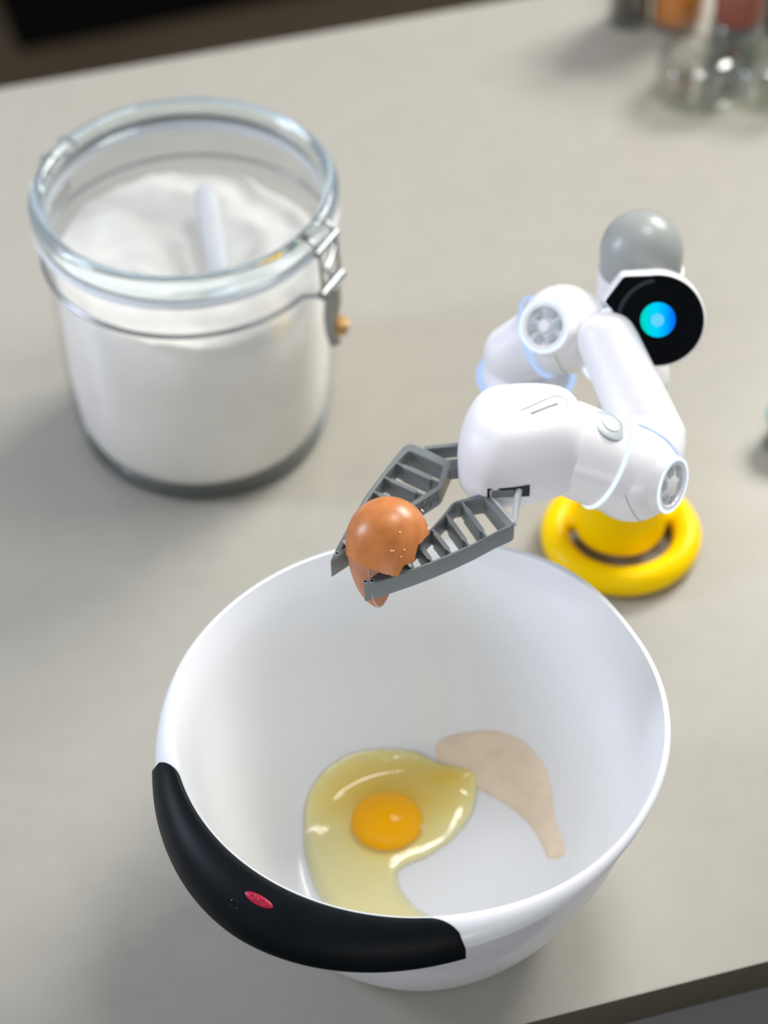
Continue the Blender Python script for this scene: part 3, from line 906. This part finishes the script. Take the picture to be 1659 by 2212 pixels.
# release latch on the cover: raised strip with a slit
def on_cover(x, y):
    d = ray(x, y); t = 1.15
    bvh = COVER_BVH.ray_cast(CAM, d.normalized())
    return bvh[0], bvh[1]
from mathutils.bvhtree import BVHTree
vv = [v.co + cover.location + rob.location for v in cover.data.vertices]
COVER_BVH = BVHTree.FromPolygons(vv, [tuple(p.vertices) for p in cover.data.polygons])
pa, na = on_cover(1148, 893); pb, nb = on_cover(1204, 872)
if pa and pb:
    tube('release_slit', [pa + na * 0.0001, pb + nb * 0.0001], 0.0008, M['hubgrey'], cover, 8, label='thin grey slit on the cover')
ol = []
for x, y in ((1126, 886), (1150, 876), (1175, 864), (1198, 855), (1214, 857), (1224, 868), (1226, 880)):
    p, nn_ = on_cover(x, y)
    if p: ol.append(p + nn_ * 0.0000)
if len(ol) > 2: tube('release_edge', ol, 0.00045, M['seam'], cover, 8, label='faint groove around the release button')

# ---- jaws: ladder shaped plates lying level
JZ, JT = 0.2135, 0.0122
def jw(x, y):  # crop pixel of the study -> world xy on the jaw's top plane
    q = at_z(680 + x * 0.3014, 920 + y * 0.3014, JZ); return (q.x, q.y)
def inset(poly, d):
    n = len(poly); out = []
    area = sum(poly[i][0] * poly[(i + 1) % n][1] - poly[(i + 1) % n][0] * poly[i][1] for i in range(n))
    s = 1 if area > 0 else -1
    for i in range(n):
        p, a, b = Vector(poly[i]), Vector(poly[i - 1]), Vector(poly[(i + 1) % n])
        e1_, e2_ = (p - a).normalized(), (b - p).normalized()
        n1, n2 = Vector((-e1_.y, e1_.x)) * s, Vector((-e2_.y, e2_.x)) * s
        bis = (n1 + n2); k = 1 + n1.dot(n2)
        out.append(p + bis * (d / max(k, 0.35)))
    return out
def cross(poly, o, d):
    """the two farthest crossings of the line o + t d with the polygon"""
    ts = []
    for i in range(len(poly)):
        a, b = Vector(poly[i]), Vector(poly[(i + 1) % len(poly)]); e_ = b - a
        den = d.x * e_.y - d.y * e_.x
        if abs(den) < 1e-12: continue
        w_ = a - o; t = (w_.x * e_.y - w_.y * e_.x) / den; s_ = (w_.x * d.y - w_.y * d.x) / den
        if 0 <= s_ <= 1: ts.append(t)
    return (min(ts), max(ts)) if len(ts) > 1 else None
def make_jaw(outline, hole, bars, label, side):
    jaw = bpy.data.objects.new('gripper_jaw', None); C.objects.link(jaw)
    jaw.location = Vector((*outline[0], JZ)) - root_loc(rob); jaw.parent = rob; jaw['label'] = label
    T = Matrix.Translation((0, 0, JZ - JT / 2))
    o1 = round_poly(outline, 0.0022, 5); h1 = round_poly(hole, 0.0012, 4)
    plate('jaw_frame', [o1, h1], M['jaw'], jaw, T, JT, 0.0007, 3)
    for (a, b) in bars:
        a, b = Vector(a), Vector(b); d = (b - a).normalized()
        c = cross(hole, a, d)
        if not c: continue
        p, q = a + d * (c[0] - 0.0008), a + d * (c[1] + 0.0008)
        nrm = Vector((-d.y, d.x)); L_ = (q - p).length
        # bar: slim blade, thicker for a short stretch at either end
        prof_w = [(0, 0.0007), (0.16, 0.0007), (0.19, 0.0014), (0.80, 0.0014), (0.83, 0.0007), (1, 0.0007)]
        A_ = [p + d * (L_ * t) + nrm * w_ for t, w_ in prof_w] + [p + d * (L_ * t) - nrm * w_ for t, w_ in reversed(prof_w)]
        plate('crossbar', [[(v.x, v.y) for v in A_]], M['jaw'], jaw, Matrix.Translation((0, 0, JZ - 0.0004 - (JT - 0.0010) / 2)), JT - 0.0010, 0.0002, 1)
    return jaw

Rout = [jw(*p) for p in ((345, 1152), (520, 1098), (680, 1044), (840, 984), (1000, 917), (1150, 846), (1300, 765), (1410, 718), (1436, 690), (1245, 470), (1190, 485), (1020, 532), (985, 548), (900, 655), (830, 735), (700, 850), (560, 965), (430, 1065), (378, 1108))]
Rhole = [jw(*p) for p in ((560, 1050), (700, 1018), (840, 966), (975, 908), (1110, 850), (1238, 786), (1355, 722), (1365, 706), (1212, 516), (1062, 541), (1003, 549), (948, 630), (845, 735), (740, 838), (640, 925), (540, 1010))]
Rbars = [(jw(1062, 550), jw(1228, 785)), (jw(950, 640), (jw(1105, 852))), (jw(850, 745), jw(975, 905)), (jw(748, 845), jw(840, 965)), (jw(650, 925), jw(700, 1015))]
jr = make_jaw(Rout, Rhole, Rbars, 'grey ladder-like right jaw nearest the viewer', 1)
Lout = [jw(*p) for p in ((112, 965), (150, 880), (228, 735), (360, 500), (510, 300), (630, 150), (662, 130), (700, 127), (800, 165), (985, 258), (905, 448), (700, 580), (450, 745), (225, 902), (118, 972))]
Lhole = [jw(*p) for p in ((195, 885), (245, 765), (385, 520), (520, 335), (640, 205), (675, 178), (920, 288), (880, 425), (690, 545), (450, 705))]
Lbars = [(jw(606, 268), jw(890, 398)), (jw(512, 368), jw(780, 490)), (jw(432, 470), jw(660, 575)), (jw(352, 580), jw(540, 660)), (jw(285, 690), jw(420, 745)), (jw(235, 785), jw(320, 815))]
jl = make_jaw(Lout, Lhole, Lbars, 'grey ladder-like left jaw behind the egg shell', -1)
# raised grip dots on the inner faces of the jaws
def dots(parent, a, b, s0, s1, nrm_sign, cols_):
    a, b = Vector(a), Vector(b); d = (b - a); L_ = d.length; d.normalize(); nn_ = Vector((-d.y, d.x)) * nrm_sign
    for i in range(cols_):
        t = s0 + (s1 - s0) * i / (cols_ - 1)
        for k in range(3):
            if (i + k) % 2: continue
            p = a + d * (t * L_)
            c = Vector((p.x, p.y, JZ - 0.0025 - 0.0025 * k)) + Vector((nn_.x, nn_.y, 0)) * -0.0003
            lathe('grip_dot', [(0.0011, 0), (0.0011, 0.0008), (0.0007, 0.0012), (0, 0.0013)], c, M['jaw'], parent, (nn_.x, nn_.y, 0), 12)
dots(jl, Lout[10], Lout[13], 0.03, 0.30, 1, 8)
dots(jl, Lout[10], Lout[13], 0.80, 0.98, 1, 6)
# little bored holes near both tips
for x, y, par in ((160, 914, jl), (410, 1112, jr), (362, 1116, jr)):
    q = jw(x, y); lathe('bored_hole', [(0, 0.00015), (0.0011, 0.00015), (0.0013, 0.0), (0.0013, -0.0004)], (q[0], q[1], JZ), M['dark'], par, (0, 0, 1), 20)
    torus('hole_edge', 0.0012, 0.00022, (q[0], q[1], JZ + 0.0001), M['jaw_light'], par, (0, 0, 1), 24, 6)
# light end bar of the right jaw, the rod and the left arm link
q0, q1 = jw(1238, 470), jw(1428, 690)
tube('end_bar', [Vector((*q0, JZ - 0.0010)), Vector((*q1, JZ - 0.0010))], 0.0014, M['jaw_light'], jr, 10, label='pale grey end bar of the right jaw')
rod0, rod1 = at_z(680 + 1462 * .3014, 920 + 452 * .3014, SEAM_Z - 0.0040), Vector((*q1, JZ - 0.002))
tube('push_rod', [rod0 + Vector((0.002, 0.006, 0)), rod0, rod1], 0.0021, M['jaw_light'], rob, 12, taper=[1.1, 1.0, 0.75], label='pale rod from the slot to the right jaw')
la0, la1 = jw(800, 165), jw(1040, 130)
lb0, lb1 = jw(990, 262), jw(1060, 300)
def flat_bar(name, a, b, wdt, hgt, m_, par, z):
    a, b = Vector(a), Vector(b); d = (b - a).normalized(); nn_ = Vector((-d.y, d.x)) * wdt / 2
    plate(name, [[tuple(a + nn_), tuple(b + nn_), tuple(b - nn_), tuple(a - nn_)]], m_, par, Matrix.Translation((0, 0, z - hgt / 2)), hgt, 0.0004, 2)
flat_bar('jaw_link', jw(790, 152), jw(1060, 122), 0.0028, 0.009, M['jaw'], rob, JZ - 0.0003)
flat_bar('jaw_link', jw(960, 262), jw(1070, 250), 0.0075, 0.0085, M['jaw'], rob, JZ - 0.0012)

# ================================================================ BROKEN EGG SHELL
ED = 1.250
EC = at_depth(838, 1166, ED)
pxe = ED / F_PX
ax_u, ax_v, ax_w = RT.copy(), UP.copy(), -FW
tilt = math.radians(-7)
ev = ax_v * math.cos(tilt) - ax_u * math.sin(tilt); eu = ax_u * math.cos(tilt) + ax_v * math.sin(tilt)
ev = ev; A_R, A_TOP, A_BOT = 91 * pxe, 94 * pxe, 152 * pxe


def egg_pt(lat, phi, off=0.0):
    """lat +90 blunt end (up), -90 pointed end"""
    c, s = math.cos(math.radians(lat)), math.sin(math.radians(lat))
    Rr = A_R + off
    h = (A_TOP if s > 0 else A_BOT) + off
    cc = c if s > 0 else c * (1 - 0.13 * s * s * 1.0)
    return EC + (eu * math.cos(math.radians(phi)) + ax_w * math.sin(math.radians(phi))) * Rr * cc + ev * h * s


def interp(tab, x):
    x = x % 360
    for (a, va), (b, vb) in zip(tab, tab[1:]):
        if a <= x <= b: return va + (vb - va) * (x - a) / (b - a) if b > a else va
    return tab[-1][1]


def shell_piece(name, lat_lo, lat_hi, ph0, ph1, mats, parent, seed, NP=150, NL=44, off=0.0, label=None):
    rnd = random.Random(seed)
    full = ph1 - ph0 >= 359.9
    jl_ = [rnd.uniform(-1.3, 1.3) for _ in range(NP + 1)]; jh_ = [rnd.uniform(-1.2, 1.2) for _ in range(NP + 1)]
    bm = bmesh.new(); G = [[], []]
    for side, o_ in ((0, off), (1, off - 0.0006)):
        for i in range(NP if full else NP + 1):
            ph = ph0 + (ph1 - ph0) * i / NP
            lo = lat_lo(ph) + jl_[i] * 0.35; hi = lat_hi(ph)
            if hi < 89: hi += jh_[i] * 0.35
            G[side].append([bm.verts.new(egg_pt(lo + (hi - lo) * k / NL, ph, o_)) for k in range(NL + 1)])
    nP = len(G[0])
    def quads(g, mi):
        for i in range(nP if full else nP - 1):
            A, B = g[i], g[(i + 1) % nP]
            for k in range(NL):
                f = bm.faces.new((A[k], B[k], B[k + 1], A[k + 1])); f.material_index = mi
    quads(G[0], 0); quads(G[1], 1)
    for i in range(nP if full else nP - 1):
        j = (i + 1) % nP
        f = bm.faces.new((G[0][i][0], G[0][j][0], G[1][j][0], G[1][i][0])); f.material_index = 2
        f = bm.faces.new((G[0][i][-1], G[0][j][-1], G[1][j][-1], G[1][i][-1])); f.material_index = 2
    if not full:
        for i in (0, nP - 1):
            for k in range(NL):
                f = bm.faces.new((G[0][i][k], G[0][i][k + 1], G[1][i][k + 1], G[1][i][k])); f.material_index = 2
    bmesh.ops.remove_doubles(bm, verts=bm.verts, dist=0.000002)
    return from_bm(name, bm, mats, parent, sharp=50, label=label)


shell = thing('broken_eggshell', 'cracked brown eggshell pinched between the grey gripper jaws', 'eggshell', EC)
M['shell_edge'] = mat('shell_edge', (0.86, 0.80, 0.76), 0.6)
def lat_px(y):   # image row -> latitude on the lower half
    s = (1166 - y) / (94.0 if y < 1166 else 152.0); return math.degrees(math.asin(max(-1, min(1, s))))
cap_tab = [(0, lat_px(1140)), (14, lat_px(1143)), (30, lat_px(1152)), (38, lat_px(1163)), (44, lat_px(1168)), (45.5, lat_px(1203)), (60, lat_px(1215)), (63, lat_px(1218)), (66, lat_px(1241)),
           (80, lat_px(1240)), (95, lat_px(1237)), (118, lat_px(1229)), (135, lat_px(1222)), (160, lat_px(1214)), (180, lat_px(1206)), (220, lat_px(1185)), (270, lat_px(1170)), (320, lat_px(1150)), (360, lat_px(1140))]
shell_piece('upper_shell', lambda p: interp(cap_tab, p), lambda p: 90, 0, 360, [M['shell'], M['shell_in'], M['shell_edge']], shell, 3, NP=180, label='rounded orange brown upper part of the shell')
low_top = [(115, lat_px(1222)), (180, lat_px(1195)), (200, lat_px(1200)), (230, lat_px(1212)), (270, lat_px(1236)), (292, lat_px(1250))]
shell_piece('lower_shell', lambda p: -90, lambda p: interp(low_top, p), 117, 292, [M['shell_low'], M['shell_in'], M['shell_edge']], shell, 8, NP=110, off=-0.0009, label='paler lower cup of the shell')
# small torn flakes
def flake(pts, depth, m_, nm='shell_flake'):
    bm = bmesh.new(); top = [bm.verts.new(at_depth(x, y, depth)) for x, y in pts]; bot = [bm.verts.new(at_depth(x, y, depth) + FW * 0.0006 + Vector((0.0002, 0, 0))) for x, y in pts]
    bm.faces.new(top); bm.faces.new(bot)
    for i in range(len(pts)): bm.faces.new((top[i], top[(i + 1) % len(pts)], bot[(i + 1) % len(pts)], bot[i]))
    from_bm(nm, bm, m_, shell, smooth=False)
flake([(740, 1168), (747, 1164), (752, 1182), (745, 1177)], 1.2505, M['shell_edge'])
flake([(903, 1151), (924, 1138), (929, 1141), (906, 1165)], 1.2440, M['shell_edge'])
flake([(909, 1099), (914, 1101), (915, 1106), (910, 1104)], 1.2480, M['shell_edge'])
flake([(884, 1213), (890, 1222), (886, 1226), (880, 1220)], 1.2420, M['shell_edge'])
rnd = random.Random(5)
for x, y in ((844, 1190), (851, 1190), (872, 1188), (864, 1151), (865, 1204)):
    d = ray(x, y).normalized()
    # drop of egg white clinging to the shell
    best = None
    for lat in range(-50, 80, 2):
        for ph in range(0, 180, 3):
            q = egg_pt(lat, ph); w_ = q - CAM; e_ = (w_ - d * w_.dot(d)).length
            if best is None or e_ < best[0]: best = (e_, q)
    bm = bmesh.new(); bmesh.ops.create_uvsphere(bm, u_segments=12, v_segments=8, radius=0.0004 + 0.0003 * rnd.random())
    bmesh.ops.translate(bm, vec=best[1], verts=bm.verts)
    from_bm('egg_drop', bm, mat('egg_drop', (0.85, 0.55, 0.15), 0.08), shell)

# ================================================================ BLURRED THINGS AT THE BACK AND SIDE
def small_jar(px, py, R, Hh, m_fill, fill_h, m_lid, label, name='spice_jar', lid_h=0.02, glass=None):
    q = at_z(px, py, 0)
    t = thing(name, label, 'jar', (q.x, q.y, 0), 'small jars at the back right')
    pr_o = [(0, 0.002), (R * 0.9, 0.002), (R * 0.97, 0.0005), (R, 0.004), (R, Hh * 0.8), (R * 0.93, Hh * 0.88), (R * 0.78, Hh * 0.93), (R * 0.78, Hh), (R * 0.74, Hh),
            (R * 0.74, Hh * 0.92), (R * 0.9, Hh * 0.86), (R * 0.95, Hh * 0.8), (R * 0.95, 0.008), (0, 0.006)]
    lathe('jar_glass', pr_o, (q.x, q.y, 0), glass or M['small_glass'], t, n=48)
    if m_fill:
        f = lathe('contents', [(0, 0.0065), (R * 0.93, 0.0085), (R * 0.93, fill_h), (R * 0.6, fill_h + 0.002), (0, fill_h + 0.003)], (q.x, q.y, 0), m_fill, t, n=32)
    if m_lid:
        lathe('jar_cap', [(0, Hh + 0.001), (R * 0.76, Hh + 0.001), (R * 0.88, Hh - 0.004), (R * 0.90, Hh + lid_h - 0.002), (R * 0.84, Hh + lid_h), (0, Hh + lid_h)], (q.x, q.y, 0), m_lid, t, n=40)
    return t
small_jar(1358, 45, 0.0175, 0.075, M['pepper'], 0.066, M['pepper'], 'dark pepper jar, leftmost of the blurred jars at the back')
small_jar(1462, 50, 0.0225, 0.085, M['orange'], 0.078, M['orange'], 'orange filled jar beside the dark pepper jar at the back', glass=M['jar_glass'])
small_jar(1500, 200, 0.032, 0.040, None, 0.0, None, 'low open clear glass jar in front of the orange jar')
small_jar(1584, 135, 0.022, 0.048, M['small_grey'], 0.03, M['redbrown'], 'glass jar with red brown cap at the back right', lid_h=0.03)
small_jar(1652, 205, 0.032, 0.042, None, 0.0, None, 'open clear glass jar cut off by the right photo edge')
small_jar(1690, 62, 0.024, 0.070, M['pepper'], 0.06, M['green'], 'jar with green cap in the top right corner', lid_h=0.03)

tq = at_z(1712, 948, 0)
tl = thing('teal_cup', 'small teal plastic cup cut off by the right edge of the photo', 'cup', (tq.x, tq.y, 0))
lathe('cup_body', [(0, 0.0), (0.014, 0.0), (0.0165, 0.004), (0.0185, 0.022), (0.0175, 0.022), (0.0155, 0.005), (0, 0.003)], tq, M['teal'], tl, n=40)
lathe('cup_lip', [(0.0174, 0.0205), (0.0195, 0.0205), (0.0200, 0.0225), (0.0190, 0.0242), (0.0176, 0.0235)], tq, M['teal'], tl, n=40, closed=True)
